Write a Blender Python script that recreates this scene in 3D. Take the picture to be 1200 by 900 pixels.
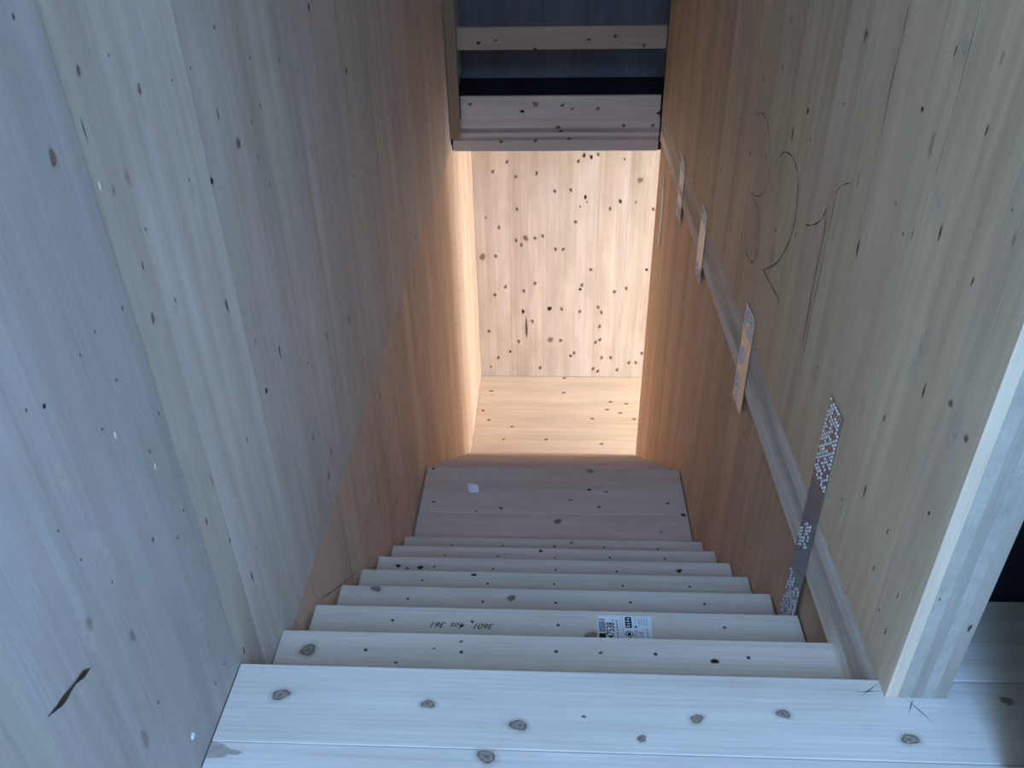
import bpy, bmesh, math, random
from mathutils import Matrix, Vector
random.seed(7)
SC = bpy.context.scene
COL = SC.collection
for o in list(bpy.data.objects):
    bpy.data.objects.remove(o, do_unlink=True)

# ---------------------------------------------------------------- camera, sky, light, exposure
def make_camera():
    yaw, pitch, roll = -0.0559, 0.5882, -0.0214
    f = Vector((math.sin(yaw)*math.cos(pitch), math.cos(yaw)*math.cos(pitch), -math.sin(pitch)))
    r = Vector((math.cos(yaw), -math.sin(yaw), 0.0))
    u = r.cross(f)
    c, s = math.cos(roll), math.sin(roll)
    r2, u2 = c*r + s*u, -s*r + c*u
    m = Matrix(((r2.x, u2.x, -f.x, -0.012), (r2.y, u2.y, -f.y, -1.2523), (r2.z, u2.z, -f.z, 1.6471), (0, 0, 0, 1)))
    cam = bpy.data.cameras.new('camera')
    cam.sensor_fit = 'HORIZONTAL'; cam.sensor_width = 36.0
    cam.lens = 36.0*973.35/1200.0
    cam.clip_start = 0.02
    o = bpy.data.objects.new('camera', cam); COL.objects.link(o)
    o.matrix_world = m
    SC.camera = o
make_camera()

WORLD = bpy.data.worlds.new('sky'); SC.world = WORLD
WORLD.use_nodes = True
WORLD.node_tree.nodes['Background'].inputs[0].default_value = (0.45, 0.66, 1.0, 1)
WORLD.node_tree.nodes['Background'].inputs[1].default_value = 0.3

def area_light(name, loc, rot, sx, sy, energy, color):
    l = bpy.data.lights.new(name, 'AREA'); l.shape = 'RECTANGLE'
    l.size, l.size_y, l.energy, l.color = sx, sy, energy, color
    o = bpy.data.objects.new(name, l); COL.objects.link(o)
    o.location = loc; o.rotation_euler = rot
    return o
# daylight that falls through the unglazed rooflight above the upper floor, behind the stair head
area_light('daylight_rooflight', (0.45, -2.8, 3.06), (0, 0, 0), 0.86, 1.6, 215, (0.25, 0.51, 1.0))
# daylight through the wide window opening in the wall behind the camera
area_light('daylight_back_window', (0.25, -4.26, 1.7), (math.radians(90), 0, 0), 1.3, 1.8, 12, (0.25, 0.51, 1.0))
# daylight through the tall opening in the side wall of the lower floor
area_light('daylight_lower_opening', (4.74, 4.5, -1.9), (0, math.radians(90), 0), 2.6, 2.2, 320, (1.0, 0.97, 0.95))

SC.view_settings.view_transform = 'Standard'
SC.view_settings.look = 'None'
SC.view_settings.gamma = 1.0
SC.view_settings.use_curve_mapping = False
SC.view_settings.exposure = 0.0
SC.cycles.diffuse_bounces = 8
SC.cycles.max_bounces = 12

# ---------------------------------------------------------------- materials
def new_mat(name):
    m = bpy.data.materials.new(name); m.use_nodes = True
    nt = m.node_tree
    b = nt.nodes['Principled BSDF']
    return m, nt, b

def wood_material(name, contrast=1.0, rings=0.2, rough=0.62, bump=0.05):
    """sawn spruce: grain runs along the object's own X axis; the object's colour is the wood's colour"""
    m, nt, b = new_mat(name)
    N, L = nt.nodes.new, nt.links.new
    tc = N('ShaderNodeTexCoord'); oi = N('ShaderNodeObjectInfo')
    off = N('ShaderNodeVectorMath'); off.operation = 'SCALE'; off.inputs[0].default_value = (37.0, 91.0, 53.0)
    L(oi.outputs['Random'], off.inputs['Scale'])
    add = N('ShaderNodeVectorMath'); add.operation = 'ADD'
    L(tc.outputs['Object'], add.inputs[0]); L(off.outputs[0], add.inputs[1])
    def mapped(sx, sy, sz):
        mp = N('ShaderNodeMapping'); mp.inputs['Scale'].default_value = (sx, sy, sz)
        L(add.outputs[0], mp.inputs['Vector']); return mp.outputs[0]
    def noise(v, scale, detail, rgh=0.55, dist=0.0):
        n = N('ShaderNodeTexNoise'); n.inputs['Scale'].default_value = scale; n.inputs['Detail'].default_value = detail
        n.inputs['Roughness'].default_value = rgh; n.inputs['Distortion'].default_value = dist
        L(v, n.inputs['Vector']); return n.outputs['Fac']
    def math_(op, a, bb=None, clamp=False):
        n = N('ShaderNodeMath'); n.operation = op; n.use_clamp = clamp
        for i, x in enumerate((a, bb)):
            if x is None: continue
            if isinstance(x, (int, float)): n.inputs[i].default_value = x
            else: L(x, n.inputs[i])
        return n.outputs[0]
    streak = noise(mapped(0.7, 22, 22), 1.0, 4, 0.6, 0.3)
    fine = noise(mapped(5, 190, 190), 1.0, 2)
    blotch = noise(mapped(1.6, 4.5, 4.5), 1.0, 3)
    wv = N('ShaderNodeTexWave'); wv.wave_type = 'BANDS'; wv.bands_direction = 'Y'
    wv.inputs['Scale'].default_value = 1.0; wv.inputs['Distortion'].default_value = 11.0
    wv.inputs['Detail'].default_value = 2.0; wv.inputs['Detail Scale'].default_value = 0.35
    L(mapped(0.9, 24, 24), wv.inputs['Vector'])
    s = math_('MULTIPLY', math_('SUBTRACT', streak, 0.5), 0.62*contrast)
    f = math_('MULTIPLY', math_('SUBTRACT', fine, 0.5), 0.30*contrast)
    bl = math_('MULTIPLY', math_('SUBTRACT', blotch, 0.5), 0.55*contrast)
    w = math_('MULTIPLY', math_('SUBTRACT', wv.outputs['Fac'], 0.5), 0.32*rings*contrast)
    w = math_('MULTIPLY', w, math_('MULTIPLY', math_('SUBTRACT', noise(mapped(0.8, 9, 9), 1.3, 2), 0.3), 2.4, True))
    rnd = math_('MULTIPLY', math_('SUBTRACT', oi.outputs['Random'], 0.5), 0.16*contrast)
    tot = math_('ADD', math_('ADD', math_('ADD', s, f), math_('ADD', bl, w)), rnd)
    val = math_('ADD', tot, 1.0)
    # darker late wood is also redder: raise each channel by its own power
    sep = N('ShaderNodeSeparateColor'); L(oi.outputs['Color'], sep.inputs[0])
    comb = N('ShaderNodeCombineColor')
    for ch, p in (('Red', 0.88), ('Green', 1.0), ('Blue', 1.14)):
        L(math_('MULTIPLY', sep.outputs[ch], math_('POWER', val, p)), comb.inputs[ch])
    L(comb.outputs[0], b.inputs['Base Color'])
    b.inputs['Roughness'].default_value = rough
    b.inputs['Specular IOR Level'].default_value = 0.3
    bp = N('ShaderNodeBump'); bp.inputs['Strength'].default_value = bump; bp.inputs['Distance'].default_value = 0.004
    L(math_('ADD', fine, streak), bp.inputs['Height']); L(bp.outputs[0], b.inputs['Normal'])
    return m

def plain_material(name, col, rough=0.6, metal=0.0, var=0.0, vscale=20.0, spec=0.3):
    m, nt, b = new_mat(name)
    n = nt.nodes.new('ShaderNodeTexNoise'); n.inputs['Scale'].default_value = vscale; n.inputs['Detail'].default_value = 4
    tc = nt.nodes.new('ShaderNodeTexCoord'); nt.links.new(tc.outputs['Object'], n.inputs['Vector'])
    mx = nt.nodes.new('ShaderNodeMix'); mx.data_type = 'RGBA'
    mx.inputs['A'].default_value = tuple(c*(1-var) for c in col) + (1,)
    mx.inputs['B'].default_value = tuple(min(1, c*(1+var)) for c in col) + (1,)
    nt.links.new(n.outputs['Fac'], mx.inputs['Factor']); nt.links.new(mx.outputs['Result'], b.inputs['Base Color'])
    b.inputs['Roughness'].default_value = rough; b.inputs['Metallic'].default_value = metal
    b.inputs['Specular IOR Level'].default_value = spec
    return m

def knot_material():
    """knots, resin pockets and pale scuffs: colour attribute 'mark' = (paleness, 0 brown .. 1 black, opacity)"""
    m, nt, b = new_mat('knot_wood')
    N, L = nt.nodes.new, nt.links.new
    at = N('ShaderNodeAttribute'); at.attribute_name = 'mark'
    sep = N('ShaderNodeSeparateColor'); L(at.outputs['Color'], sep.inputs[0])
    tc = N('ShaderNodeTexCoord'); n = N('ShaderNodeTexNoise'); n.inputs['Scale'].default_value = 120; n.inputs['Detail'].default_value = 3
    L(tc.outputs['Object'], n.inputs['Vector'])
    mx = N('ShaderNodeMix'); mx.data_type = 'RGBA'
    mx.inputs['A'].default_value = (0.27, 0.165, 0.10, 1); mx.inputs['B'].default_value = (0.018, 0.012, 0.010, 1)
    L(sep.outputs['Green'], mx.inputs['Factor'])
    pale = N('ShaderNodeMix'); pale.data_type = 'RGBA'; pale.inputs['B'].default_value = (0.80, 0.76, 0.70, 1)
    L(mx.outputs['Result'], pale.inputs['A']); L(sep.outputs['Red'], pale.inputs['Factor'])
    L(pale.outputs['Result'], b.inputs['Base Color'])
    b.inputs['Roughness'].default_value = 0.7
    ma = N('ShaderNodeMath'); ma.operation = 'MULTIPLY_ADD'; L(n.outputs['Fac'], ma.inputs[0]); ma.inputs[1].default_value = 1.2
    ma.inputs[2].default_value = 0.4
    al = N('ShaderNodeMath'); al.operation = 'MULTIPLY'; al.use_clamp = True; L(ma.outputs[0], al.inputs[0]); L(sep.outputs['Blue'], al.inputs[1])
    L(al.outputs[0], b.inputs['Alpha'])
    return m

WOOD = wood_material('spruce_panel')
WOOD_FLOOR = wood_material('spruce_plank', contrast=0.72, rings=0.5, rough=0.6, bump=0.08)
WOOD_ROUGH = wood_material('spruce_sawn_edge', contrast=1.5, rings=0.3, rough=0.85, bump=0.5)
KNOT = knot_material()
ZINC = plain_material('galvanised_steel', (0.46, 0.48, 0.52), rough=0.36, metal=1.0, var=0.12, vscale=60)
NAILMAT = plain_material('bright_nail_steel', (0.86, 0.89, 0.94), rough=0.30, metal=0.55, var=0.05)
SCREWMAT = plain_material('dark_screw_steel', (0.11, 0.10, 0.09), rough=0.5, metal=0.4, var=0.2)
PAPER = plain_material('white_paper', (0.80, 0.80, 0.80), rough=0.55, var=0.04)
SCRAP = plain_material('bright_paper', (0.93, 0.95, 0.96), rough=0.5, var=0.03)
INK = plain_material('black_ink', (0.018, 0.018, 0.022), rough=0.6, var=0.1)
GREYINK = plain_material('grey_ink', (0.30, 0.31, 0.33), rough=0.6, var=0.3, vscale=220)
CRAYON_MAT = plain_material('blue_crayon', (0.035, 0.07, 0.17), rough=0.8, var=0.3, vscale=90)
PENCIL_MAT = plain_material('pencil_lead', (0.05, 0.055, 0.075), rough=0.6, var=0.2)
CRACK_MAT = plain_material('open_crack', (0.05, 0.03, 0.018), rough=0.9, var=0.5, vscale=40)
STAIN_MAT = plain_material('bark_stain', (0.42, 0.36, 0.30), rough=0.8, var=0.3, vscale=60)
RESIN_MAT = plain_material('pale_resin', (0.80, 0.74, 0.48), rough=0.25, var=0.2, vscale=90, spec=0.6)
SHADE_BLACK = plain_material('painted_shade', (0.016, 0.020, 0.028), rough=0.75, var=0.35, vscale=3)  # near-black that paints shade on the far floor and the right void

# wood colours (linear)
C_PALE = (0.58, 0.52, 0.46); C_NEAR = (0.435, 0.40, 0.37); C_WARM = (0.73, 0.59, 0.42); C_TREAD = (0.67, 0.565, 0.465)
C_LOW_SHADE = (0.68, 0.50, 0.365); C_END = (0.62, 0.565, 0.51); C_FLOOR = (0.74, 0.67, 0.585); C_EDGE = (0.62, 0.54, 0.46)  # the low wood colour is warmed to carry the shade below floor level
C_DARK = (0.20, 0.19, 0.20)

def tint(c, a=0.05):
    k = 1 + random.uniform(-a, a)
    return (c[0]*k, c[1]*k*(1+random.uniform(-.02, .02)), c[2]*k*(1+random.uniform(-.025, .025)), 1)

# ---------------------------------------------------------------- builders
def link(name, me, mat, parent=None, loc=(0, 0, 0), rot=None, color=None):
    o = bpy.data.objects.new(name, me); COL.objects.link(o)
    mats = mat if isinstance(mat, (list, tuple)) else [mat]
    if len(me.materials) == 0:
        for x in mats: me.materials.append(x)
    m = Matrix.Translation(Vector(loc))
    if rot is not None: m = m @ rot.to_4x4()
    if parent is not None:
        o.parent = parent
        m = WORLDM[parent.name].inverted() @ m
        o.matrix_parent_inverse = Matrix.Identity(4)
    o.matrix_basis = m
    WORLDM[o.name] = (WORLDM[parent.name] @ m) if parent is not None else m
    if color is not None: o.color = color
    return o
WORLDM = {}
ROT = {'x': Matrix.Identity(3),
       'y': Matrix(((0, -1, 0), (1, 0, 0), (0, 0, 1))),
       'z': Matrix(((0, 0, -1), (0, 1, 0), (1, 0, 0)))}

def box_mesh(name, size, bevel=0.0, seg=1):
    bm = bmesh.new()
    bmesh.ops.create_cube(bm, size=1.0)
    for v in bm.verts: v.co = Vector((v.co.x*size[0], v.co.y*size[1], v.co.z*size[2]))
    if bevel > 0:
        bmesh.ops.bevel(bm, geom=list(bm.edges), offset=bevel, segments=seg, affect='EDGES', profile=0.6)
    me = bpy.data.meshes.new(name); bm.to_mesh(me); bm.free()
    return me

def board(name, parent, lo, hi, grain, color, mat=None, bevel=0.0, seg=1):
    """a straight piece of timber from corner lo to corner hi, grain along the given world axis (= local X)"""
    lo, hi = Vector(lo), Vector(hi); c = (lo+hi)/2; d = hi-lo
    s = {'x': (d.x, d.y, d.z), 'y': (d.y, d.x, d.z), 'z': (d.z, d.y, d.x)}[grain]
    me = box_mesh(name, s, bevel, seg)
    return link(name, me, mat or WOOD, parent, c, ROT[grain], color)

def tag(o, label, cat, kind=None, group=None):
    o['label'] = label; o['category'] = cat
    if kind: o['kind'] = kind
    if group: o['group'] = group
    return o

def thing(name, loc, label, cat, kind=None, group=None):
    o = bpy.data.objects.new(name, None); COL.objects.link(o)
    o.empty_display_size = 0.1
    o.matrix_basis = Matrix.Translation(Vector(loc)); WORLDM[o.name] = o.matrix_basis.copy()
    return tag(o, label, cat, kind, group)

def cuts(a, b, lo, hi, fixed=()):
    """board joints from a to b, some of them given"""
    pts = [a] + sorted(x for x in fixed if a < x < b) + [b]
    out = [a]
    for p, q in zip(pts, pts[1:]):
        n = max(1, round((q-p)/((lo+hi)/2)))
        w = [random.uniform(lo, hi) for _ in range(n)]; s = sum(w); x = p
        for k in w:
            x += k*(q-p)/s; out.append(x)
    return out

def plane_frame(axis, value, sign):
    """maps plane coordinates (the two remaining axes in order) to world, n = outward offset"""
    def f(u, v, n=0.0):
        if axis == 0: return Vector((value+sign*n, u, v))
        if axis == 1: return Vector((u, value+sign*n, v))
        return Vector((u, v, value+sign*n))
    return f

def knots(name, parent, frame, items, grain_v, lift=0.0006):
    """all the knots, slits and resin pockets of one surface, as one thin inlay"""
    bm = bmesh.new(); lay = bm.verts.layers.float_color.new('mark')
    # per kind: length/width, width factor, then (radius fraction, blackness, opacity) from the centre outwards
    KINDS = {'k': (1.35, 0.88, [(0, .5, .78), (.5, .45, .66), (1, .3, 0)]),
             'd': (1.3, 0.95, [(0, 1, 1), (.6, .95, 1), (1, .8, 0)]),
             's': (3.6, 0.42, [(0, .8, .85), (.55, .7, .7), (1, .3, 0)]),
             'S': (1.0, 0.075, [(0, .9, .9), (.6, .8, .75), (1, .4, 0)]),
             'g': (2.3, 0.8, [(0, .35, .34), (.5, .3, .26), (1, .2, 0)]),
             'b': (1.3, 1.45, [(0, .65, .70), (.22, .25, .45), (.42, .30, .50), (.50, .72, .72), (.60, .15, .20), (1, 0, 0)]),
             'w': (2.6, 1.0, [(0, .2, .30), (.6, .2, .22), (1, .2, 0)])}
    for (u, v, r, t) in items:
        al, wf, spec = KINDS[t]
        rr = r*wf; half = rr*al if t != 'S' else r
        n = 14; ph = random.uniform(0, 6.28); pl = 1.0 if t == 'w' else 0.0
        c = bm.verts.new(frame(u, v, lift)); c[lay] = (pl, spec[0][1], spec[0][2], 1); rings = []
        for fr, kd, op in spec[1:]:
            ring = []
            for i in range(n):
                a = 2*math.pi*i/n
                w = 1+0.14*math.sin(2*a+ph)+0.09*math.sin(3*a+2*ph)+0.05*math.sin(5*a+3*ph)
                a_, b_ = half*fr*math.cos(a)*w, rr*fr*math.sin(a)*w
                du, dv = (b_, a_) if grain_v else (a_, b_)
                p = bm.verts.new(frame(u+du, v+dv, lift)); p[lay] = (pl, kd, op, 1); ring.append(p)
            rings.append(ring)
        for i in range(n):
            bm.faces.new((c, rings[0][i], rings[0][(i+1) % n]))
            for A, B in zip(rings, rings[1:]):
                bm.faces.new((A[i], B[i], B[(i+1) % n], A[(i+1) % n]))
    me = bpy.data.meshes.new(name); bm.to_mesh(me); bm.free()
    o = link(name, me, KNOT, parent)
    o['kind'] = 'stuff'
    return o

def ribbon(name, parent, frame, lines, width, mat, lift=0.0010, taper=True, label=None):
    """strokes drawn on (or cracks opened in) a surface"""
    bm = bmesh.new()
    for pts in lines:
        # Catmull-Rom smoothing, except at sharp turns
        P = [Vector((p[0], p[1])) for p in pts]; Q = []
        for i in range(len(P)-1):
            p0, p1, p2, p3 = P[max(i-1, 0)], P[i], P[i+1], P[min(i+2, len(P)-1)]
            t1 = (p2-p0)*0.5; t2 = (p3-p1)*0.5
            if i > 0 and (p1-p0).dot(p2-p1) < 0: t1 = (p2-p1)
            if i+2 < len(P) and (p2-p1).dot(p3-p2) < 0: t2 = (p2-p1)
            for k in range(6):
                t = k/6; a, b = t*t, t*t*t
                Q.append(p1*(2*b-3*a+1)+t1*(b-2*a+t)+p2*(-2*b+3*a)+t2*(b-a))
        Q.append(P[-1])
        prev = None; n = len(Q)
        for i, c in enumerate(Q):
            d = Q[min(i+1, n-1)]-Q[max(i-1, 0)]
            d = d.normalized() if d.length > 1e-9 else Vector((1, 0))
            s = Vector((-d.y, d.x))
            w = width*0.5*(0.75+0.35*math.sin(i*0.7))
            if taper: w *= max(0.25, min(1, i/3, (n-1-i)/3))
            a, b = c+s*w, c-s*w
            cur = (bm.verts.new(frame(a.x, a.y, lift)), bm.verts.new(frame(b.x, b.y, lift)))
            if prev: bm.faces.new((prev[0], prev[1], cur[1], cur[0]))
            prev = cur
    bmesh.ops.recalc_face_normals(bm, faces=list(bm.faces))
    me = bpy.data.meshes.new(name); bm.to_mesh(me); bm.free()
    o = link(name, me, mat, parent)
    if label: o['label'] = label
    return o

# measured marks in the wood: (two plane coordinates, radius, kind)
KN_LEFT_UPPER = [(-0.067, 1.448, 0.0046, 'k'), (0.06, 1.348, 0.0066, 'b'), (0.165, 1.348, 0.0037, 'k'), (0.241, 1.275, 0.0076, 'b'), (0.478, 1.256, 0.0045, 'k'), (0.379, 1.256, 0.0043, 'k'), (0.648, 1.302, 0.0044, 'd'), (0.568, 1.139, 0.0113, 's'), (0.651, 1.047, 0.012, 'b'), (0.458, 1.026, 0.0092, 'd'), (0.349, 1.068, 0.0045, 'k'), (-0.083, 1.258, 0.01, 'b'), (0.026, 1.267, 0.0269, 'S'), (0.06, 1.155, 0.0072, 'g'), (0.128, 1.055, 0.004, 'k'), (0.838, 1.197, 0.0054, 'k'), (0.765, 1.063, 0.0054, 'k'), (0.116, 1.158, 0.0119, 'g'), (0.082, 1.004, 0.0077, 's'), (0.164, 0.891, 0.0067, 's'), (0.065, 0.906, 0.0079, 'b'), (0.388, 0.758, 0.0155, 's'), (-0.027, 0.977, 0.0038, 'k'), (-0.123, 0.986, 0.0036, 'k'), (-0.179, 0.977, 0.0035, 'k'), (-0.11, 0.884, 0.0038, 'k'), (-0.298, 0.963, 0.0043, 'd'), (-0.335, 0.982, 0.0036, 'k'), (-0.191, 0.841, 0.0036, 'k'), (-0.017, 0.748, 0.0042, 'k'), (-0.084, 0.71, 0.0047, 'k'), (0.324, 0.424, 0.0083, 's'), (0.109, 0.476, 0.0093, 'g'), (-0.036, 0.522, 0.0045, 'k'), (-0.162, 0.563, 0.0063, 'k'), (-0.305, 0.606, 0.0037, 'k'), (-0.391, 0.601, 0.0123, 'g'), (-0.309, 0.473, 0.0121, 'g'), (-0.381, 0.275, 0.0156, 'g'), (-0.313, 0.289, 0.0042, 'k'), (-0.067, 0.083, 0.005, 'k'), (-0.122, 0.088, 0.0049, 'k'), (0.04, 0.419, 0.0092, 's'), (0.17, 0.115, 0.0127, 's'), (0.113, 0.293, 0.0079, 's'), (0.035, 0.001, 0.0104, 's'), (-0.371, 0.786, 0.0033, 'k'), (-0.351, 0.705, 0.0035, 'k'), (-0.085, 0.494, 0.0044, 'k'), (1.425, 1.215, 0.0103, 'd'), (1.797, 0.944, 0.0137, 'd'), (1.625, 0.948, 0.0116, 'g'), (1.056, 1.143, 0.006, 'k'), (1.207, 1.082, 0.0098, 'g'), (0.848, 1.08, 0.0086, 's'), (0.761, 0.976, 0.0085, 's'), (0.812, 0.89, 0.0089, 's'), (1.984, 0.944, 0.0083, 'k'), (2.292, 0.774, 0.006, 'd'), (2.849, 0.636, 0.007, 'd'), (3.596, 0.439, 0.0126, 'k'), (2.655, 0.58, 0.0159, 's'), (2.465, 0.606, 0.0099, 'k'), (2.31, 0.636, 0.0095, 'k'), (1.973, 0.735, 0.0086, 'k'), (2.234, 0.623, 0.0093, 'k'), (3.186, 0.422, 0.0118, 'k'), (1.714, 0.586, 0.0082, 'k'), (1.491, 0.687, 0.0076, 'k'), (1.934, 0.525, 0.0088, 'k'), (2.865, 0.205, 0.0114, 'k'), (2.63, 0.131, 0.011, 'k'), (1.958, 0.32, 0.0092, 'k'), (1.69, 0.468, 0.0084, 'k'), (2.892, -0.173, 0.012, 'k'), (1.226, 0.838, 0.0366, 'S'), (1.37, 0.166, 0.0187, 's'), (1.078, 0.272, 0.014, 's'), (0.647, 0.477, 0.0163, 's'), (0.502, 0.446, 0.0089, 'd'), (0.853, 0.311, 0.0067, 'k'), (0.501, 0.596, 0.0085, 's'), (1.948, 0.035, 0.0096, 'k'), (0.856, -0.134, 0.0171, 's'), (0.919, -0.087, 0.0144, 's'), (0.776, 0.083, 0.0133, 's'), (0.584, 0.476, 0.0091, 'g'), (-0.308, 0.692, 0.0222, 'w'), (-0.292, 0.646, 0.0143, 'w'), (-0.404, 0.589, 0.0163, 'w'), (-0.098, 0.258, 0.0181, 'w'), (-0.112, 0.886, 0.013, 'w'), (-0.321, 0.847, 0.0154, 'w'), (0.156, 0.88, 0.0167, 'w'), (0.116, 1.352, 0.0123, 'w'), (0.234, 1.253, 0.0153, 'w'), (0.351, 1.042, 0.014, 'w'), (0.655, -0.263, 0.022, 'w'), (0.232, 0.157, 0.0194, 'w')]
KN_LEFT_LOWER = [(1.778, -1.071, 0.0209, 's'), (1.727, -0.409, 0.0188, 's'), (3.396, -0.635, 0.0138, 'k'), (5.0, -1.266, 0.0183, 'k'), (4.46, -1.605, 0.0176, 'k'), (3.659, -1.424, 0.0155, 'k'), (2.234, -1.072, 0.0119, 'k'), (1.944, -1.064, 0.0112, 'k'), (5.55, -0.963, 0.0293, 's'), (5.644, -1.252, 0.0197, 'k'), (4.753, -1.453, 0.018, 'k')]
KN_RIGHT_UPPER = [(1.306, 0.931, 0.0102, 'd'), (0.526, 1.152, 0.0062, 'd'), (0.693, 0.767, 0.0191, 's'), (1.425, 0.826, 0.019, 's'), (1.911, 0.883, 0.0124, 's'), (1.651, 1.125, 0.011, 's'), (1.666, 0.974, 0.0099, 's'), (2.367, 0.982, 0.0103, 's'), (0.442, 1.104, 0.0172, 'g'), (0.79, 0.906, 0.0128, 'g'), (0.945, 1.214, 0.0104, 'b'), (0.245, 1.193, 0.009, 's'), (0.265, 1.31, 0.0087, 'g'), (0.305, 0.973, 0.0134, 's'), (0.54, 0.943, 0.0049, 'k'), (0.463, 0.903, 0.0048, 'k'), (0.088, 1.109, 0.0037, 'k'), (0.055, 1.071, 0.0084, 'g'), (0.42, 0.923, 0.0234, 'S'), (1.006, 1.033, 0.0058, 'k'), (1.233, 0.87, 0.0063, 'k'), (0.783, 0.355, 0.0085, 'k'), (0.186, 0.679, 0.0139, 's'), (0.078, 0.724, 0.0081, 'b'), (0.317, 0.516, 0.0097, 's'), (-0.007, 0.704, 0.007, 'b'), (0.31, 0.304, 0.0144, 's'), (0.026, 0.491, 0.0051, 'd'), (0.155, 0.318, 0.0077, 's'), (0.417, 0.181, 0.0058, 'k'), (0.163, 0.192, 0.008, 's'), (0.035, 0.241, 0.0075, 's'), (0.086, 0.137, 0.0039, 'd'), (0.034, 0.125, 0.0096, 's'), (3.562, 0.625, 0.014, 's'), (2.765, 0.604, 0.0104, 'k'), (3.024, 0.411, 0.0112, 'k'), (2.453, 0.346, 0.0101, 'k'), (1.939, 0.594, 0.0131, 's'), (1.702, 0.656, 0.0122, 's'), (2.587, 0.194, 0.0106, 'k'), (1.433, 0.494, 0.0076, 'k'), (1.202, 0.579, 0.0069, 'k'), (2.159, 0.102, 0.0113, 's'), (2.225, 0.641, 0.0091, 'k'), (3.974, 0.539, 0.0152, 's'), (0.445, 1.283, 0.0097, 's'), (0.137, 0.952, 0.0093, 's'), (0.029, 0.679, 0.0257, 'w'), (0.256, 0.703, 0.0286, 'w'), (0.232, 0.759, 0.0174, 'w'), (0.792, 0.321, 0.0197, 'w'), (0.344, 1.016, 0.0202, 'w'), (0.863, 0.787, 0.0181, 'w'), (0.44, 0.451, 0.0146, 'w'), (1.422, 0.404, 0.0236, 'w'), (0.397, 0.185, 0.0198, 'w'), (0.411, 1.29, 0.0159, 'w')]
KN_RIGHT_LOWER = [(2.711, -0.621, 0.0121, 'k'), (1.817, -0.521, 0.0153, 's'), (2.452, -1.338, 0.0125, 'k'), (1.604, -0.748, 0.0098, 'k'), (1.438, -0.373, 0.0136, 's'), (3.412, -1.321, 0.0147, 'k'), (3.025, -1.391, 0.0139, 'k'), (2.188, -1.361, 0.0185, 's'), (1.981, -1.295, 0.0114, 'k'), (1.091, -0.656, 0.0131, 's')]
KN_END = [(0.275, -0.851, 0.0188, 'd'), (0.341, -0.867, 0.0188, 'd'), (0.403, -0.843, 0.0204, 'k'), (0.223, -0.907, 0.0205, 'k'), (-0.437, -0.91, 0.0206, 'k'), (-0.571, -1.002, 0.0207, 'k'), (-0.356, -1.052, 0.0208, 'k'), (-0.161, -1.019, 0.0207, 'k'), (0.805, -1.087, 0.0238, 'b'), (0.008, -1.193, 0.0209, 'k'), (0.16, -1.182, 0.0209, 'k'), (0.299, -1.252, 0.0194, 'd'), (0.63, -1.295, 0.0194, 'd'), (0.316, -1.299, 0.0129, 'k'), (0.775, -1.304, 0.0129, 'k'), (0.253, -1.346, 0.013, 'k'), (0.537, -1.367, 0.0211, 'k'), (-0.349, -1.371, 0.0212, 'k'), (0.945, -1.372, 0.0211, 'k'), (0.212, -1.501, 0.0214, 'k'), (-0.651, -1.458, 0.014, 'k'), (-0.528, -1.558, 0.0215, 'k'), (0.647, -0.889, 0.0125, 'k'), (-0.27, -1.67, 0.025, 'b'), (-0.362, -1.694, 0.0217, 'k'), (-0.312, -1.742, 0.0218, 'k'), (-0.178, -1.67, 0.0216, 'k'), (-0.103, -1.648, 0.0216, 'k'), (0.023, -1.787, 0.0218, 'k'), (0.098, -1.787, 0.0218, 'k'), (-0.699, -1.871, 0.0296, 'b'), (-0.567, -1.862, 0.022, 'k'), (0.376, -2.007, 0.0221, 'k'), (0.928, -2.005, 0.0169, 'd'), (0.277, -2.226, 0.0172, 'd'), (0.293, -2.178, 0.0223, 'k'), (-0.179, -2.161, 0.0224, 'k'), (-0.478, -2.201, 0.0225, 'k'), (-0.292, -2.248, 0.0225, 'k'), (0.74, -2.214, 0.0223, 'k'), (0.622, -2.253, 0.0224, 'k'), (-0.589, -2.294, 0.0226, 'k'), (-0.031, -2.448, 0.0263, 'd'), (0.092, -2.452, 0.0228, 'k'), (0.28, -2.481, 0.0228, 'k'), (-0.303, -2.484, 0.022, 'd'), (-0.207, -2.599, 0.023, 'k'), (0.466, -2.43, 0.0227, 'k'), (0.501, -2.489, 0.0228, 'k'), (0.489, -2.655, 0.023, 'k'), (-0.664, -2.72, 0.0233, 'k'), (-0.352, -2.843, 0.0234, 'k'), (-0.019, -2.819, 0.0269, 'b'), (0.088, -2.828, 0.0233, 'k'), (0.499, -2.815, 0.0233, 'k'), (0.456, -2.846, 0.0233, 'k'), (-0.574, -3.046, 0.0237, 'k'), (-0.445, -2.97, 0.0163, 'd'), (0.232, -2.982, 0.0235, 'k'), (0.197, -3.017, 0.0163, 'd'), (0.526, -3.036, 0.0236, 'k'), (0.621, -3.035, 0.0236, 'k'), (0.946, -2.978, 0.0234, 'k'), (0.818, -3.097, 0.0236, 'k'), (0.891, -3.096, 0.0236, 'k'), (0.697, -3.19, 0.0238, 'k'), (-0.127, -3.172, 0.0239, 'k'), (0.492, -3.209, 0.0238, 'k'), (0.441, -3.177, 0.0238, 'k'), (-0.656, -3.162, 0.0156, 'k'), (-0.27, -2.676, 0.1603, 'S')]
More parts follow.
